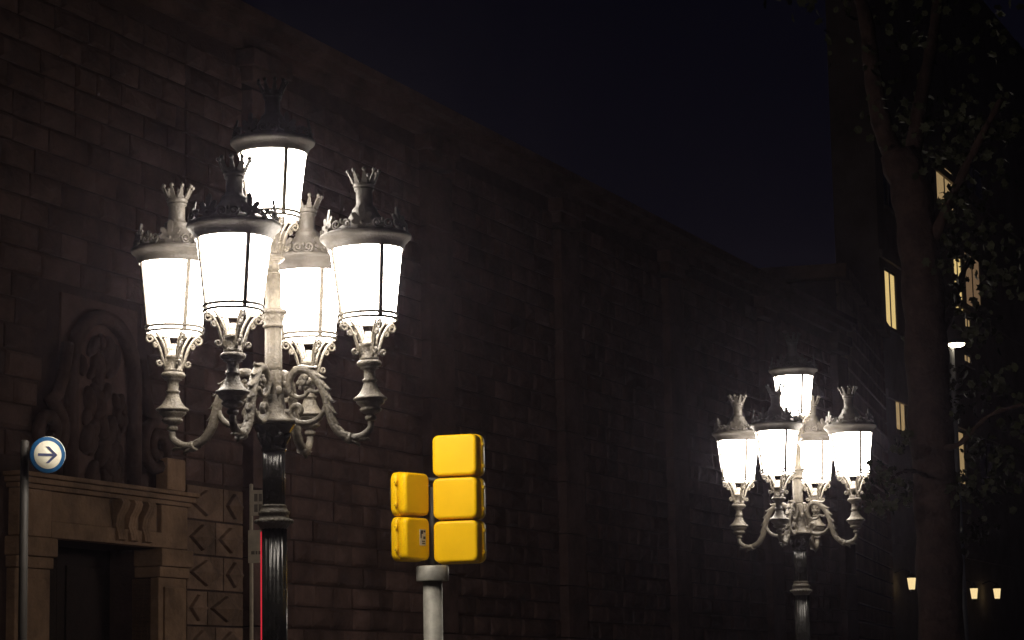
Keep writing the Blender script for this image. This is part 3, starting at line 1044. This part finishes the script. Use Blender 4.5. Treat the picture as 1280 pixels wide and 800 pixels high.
# small wall lanterns over the shops
for i, (px, py, lab) in enumerate(((1131.5, 733, 'tiny warm wall lantern low beside the banded building corner'), (1208.5, 745, 'tiny warm wall lantern low to the right of the tree trunk'), (1237, 745, 'tiny warm wall lantern at the lower right edge'))):
    s = along(px, FP - 0.45)
    v = U * s + Mv * (FP - 0.45)
    wl = empty('wall_lantern', (v.x, v.y, zfar(px, py)), STREET)
    tag(wl, lab, 'lantern', 'wall lanterns on the far facade')
    MB().lathe([(0.001, -0.16), (0.08, -0.16), (0.12, 0.14), (0.001, 0.142)], 6, smooth=False, cap=False).build('glass', 'shop_lamp', wl)
    MB().lathe([(0.15, 0.145), (0.15, 0.16), (0.05, 0.25), (0.02, 0.32)], 6, smooth=False).build('cap', 'frame_dark', wl)
    MB().lathe([(0.03, -0.24), (0.09, -0.17), (0.09, -0.163)], 6, smooth=False).build('base', 'frame_dark', wl)
    MB().tube([(0, 0, 0.28), (0, 0.2, 0.38), (0, 0.44, 0.3)], 0.02, 6).build('bracket', 'frame_dark', wl)

# ------------------------------------------------------------------ modern street light behind the tree
SD = 50.0
sl = empty('street_light', at(1194.5, SD))
tag(sl, 'slender grey street light with a flat glowing head right of the tree trunk', 'street light')
zs = Z(433, 1200, SD)
MB().lathe([(0.09, 0), (0.085, 1.0), (0.06, zs - 0.05), (0.05, zs + 0.05)], 12).build('pole', 'grey_pole', sl)
hd = loft(MB(), [(0.17, 0.10, 0.06, zs + 0.0), (0.19, 0.12, 0.07, zs + 0.06), (0.12, 0.07, 0.05, zs + 0.12)])
hd = MB().lathe([(0.19, 0.05), (0.2, 0.07), (0.16, 0.12), (0.05, 0.15), (0.001, 0.15)], 20, Matrix.Translation((0.1, -0.05, zs)), cap=False)
hd.build('head', 'grey_pole', sl)
MB().lathe([(0.001, -0.03), (0.1, -0.015), (0.16, 0.01), (0.18, 0.048), (0.001, 0.05)], 20, Matrix.Translation((0.1, -0.05, zs)), cap=False).build('lamp_glass', 'street_led', sl)

# ------------------------------------------------------------------ plane tree on the promenade
TRD = 21.0
tx, ty, _ = at(1165, TRD)
tree = empty('plane_tree', (tx, ty, 0))
tag(tree, 'dark tall tree with a thick bare trunk right of the far lamp', 'tree')
tk = TRD / F
def tp(px, py, dy=0.0):
    return Vector(((px - 1165) * tk, dy, Z(py, px, TRD)))
rnd = random.Random(11)
tr = smooth_path([(0.02, 0, -0.1), (0.0, 0, 0.3), tp(1166, 760), tp(1167, 650), tp(1164, 520), tp(1163, 400), tp(1160, 310), tp(1152, 235), tp(1138, 190)], 5)
n_ = len(tr)
rad = [0.30 - 0.09 * min(1, i / 7) - 0.035 * (i / n_) + 0.012 * math.sin(i * 1.7) for i in range(n_)]
MB().tube(tr, rad, 16).build('trunk', 'bark', tree)


def limb(pts, r0, r1):
    p_ = smooth_path(pts, 5)
    k = len(p_)
    MB().tube(p_, [r0 + (r1 - r0) * i / (k - 1) + 0.006 * math.sin(i * 2.3) for i in range(k)], 10).build('limb', 'bark', tree)
    return p_


tips = []
tips += limb([tp(1148, 222), tp(1122, 165), tp(1110, 90), tp(1104, 20), tp(1085, -80, 0.3)], 0.105, 0.05)
tips += limb([tp(1152, 245), tp(1158, 190), tp(1172, 120), tp(1195, 40, 0.2), tp(1215, -60, 0.3)], 0.09, 0.04)
tips += limb([tp(1163, 330), tp(1190, 270, -0.2), tp(1215, 215, -0.5), tp(1250, 150, -0.8)], 0.06, 0.025)
tips += limb([tp(1165, 430), tp(1196, 400, 0.3), tp(1226, 340, 0.7), tp(1250, 300, 1.0)], 0.05, 0.02)
tips += limb([tp(1165, 560), tp(1190, 560, -0.3), tp(1220, 530, -0.6), tp(1255, 520, -0.9)], 0.03, 0.012)
low = limb([tp(1165, 600), tp(1135, 595, -0.4), tp(1108, 600, -0.8), tp(1088, 612, -1.0)], 0.022, 0.008)
lv, lf = [], []


def leaf(c, s):
    rot = Euler((rnd.uniform(0, 6.28), rnd.uniform(0, 6.28), rnd.uniform(0, 6.28))).to_matrix()
    o = len(lv)
    # lobed plane leaf, folded along its midrib
    shape = [(0, -0.55, 0), (0.5, -0.2, 0.08), (0.35, 0.05, 0.05), (0.55, 0.35, 0.1), (0.2, 0.3, 0.04), (0, 0.65, 0), (-0.2, 0.3, 0.04), (-0.55, 0.35, 0.1), (-0.35, 0.05, 0.05), (-0.5, -0.2, 0.08)]
    for p in shape:
        lv.append(tuple(c + rot @ (Vector(p) * s)))
    lf.append((o, o + 1, o + 2, o + 3, o + 4, o + 5)); lf.append((o, o + 5, o + 6, o + 7, o + 8, o + 9))


def cluster(c, r, n, s=(0.07, 0.13)):
    for _ in range(n):
        d = Vector((rnd.gauss(0, 1), rnd.gauss(0, 1), rnd.gauss(0, 0.8))) * r * 0.5
        leaf(c + d, rnd.uniform(*s))


for p in tips[::3]:
    if p.z < 6.3 and p.x < 0.1: continue
    for _ in range(2):
        cluster(p + Vector((rnd.uniform(-0.1, 0.6), rnd.uniform(-0.6, 0.8), rnd.uniform(-0.3, 0.4))), 0.3, 16, (0.05, 0.09))
for (px, py, r_, n) in ((1192, 258, 0.12, 30), (1205, 270, 0.12, 30), (1178, 345, 0.1, 24), (1186, 290, 0.1, 26), (1222, 300, 0.2, 50), (1205, 345, 0.07, 9), (1212, 372, 0.08, 14), (1200, 300, 0.16, 40), (1226, 420, 0.2, 40), (1212, 470, 0.18, 36), (1195, 500, 0.16, 36),
                       (1200, 545, 0.06, 8), (1205, 600, 0.14, 30), (1190, 620, 0.16, 40), (1215, 625, 0.2, 50), (1225, 560, 0.2, 40), (1232, 660, 0.22, 44), (1200, 680, 0.15, 24), (1118, 560, 0.12, 22), (1108, 590, 0.14, 34), (1095, 605, 0.14, 36), (1118, 625, 0.16, 40), (1100, 640, 0.12, 24), (1090, 622, 0.10, 20), (1130, 545, 0.06, 8), (1133, 610, 0.14, 30), (1200, 200, 0.2, 50), (1225, 180, 0.3, 90), (1240, 240, 0.25, 60), (1250, 360, 0.25, 60), (1255, 470, 0.25, 50), (1255, 590, 0.25, 50)):
    cluster(tp(px, py, rnd.uniform(-0.5, 0.5)), r_, int(n * 0.6), (0.04, 0.085))
for k in range(42):              # the crown above the frame and around its top edge
    c = Vector((rnd.uniform(-2.2, 2.6), rnd.uniform(-2.0, 2.2), rnd.uniform(8.3, 10.8)))
    if (c.x / 2.6) ** 2 + (c.y / 2.4) ** 2 + ((c.z - 8.6) / 2.2) ** 2 < 1:
        cluster(c, 0.6, 50)
crown = MB()
crown.v, crown.f, crown.sm = lv, lf, [False] * len(lf)
me = bpy.data.meshes.new('crown')
me.from_pydata(lv, [], lf)
me.materials.append(MATS['leaf'])
link('crown', me, tree)

# ------------------------------------------------------------------ added volume that imitates the lens glow around the lamps
hz = bpy.data.materials.new('glow_haze')
hz.use_nodes = True
hn = hz.node_tree.nodes
hn.remove(hn['Principled BSDF'])
pv = hn.new('ShaderNodeVolumePrincipled')
pv.inputs['Color'].default_value = (0.84, 0.76, 1.0, 1)
pv.inputs['Density'].default_value = 0.00065
pv.inputs['Anisotropy'].default_value = 0.9
hz.node_tree.links.new(pv.outputs[0], hn['Material Output'].inputs['Volume'])
MATS['glow_haze'] = hz
hb = MB().box(-905, 905, -305, 1505, -1.2, 26).build('glow_haze', 'glow_haze')
tag(hb, kind='stuff')
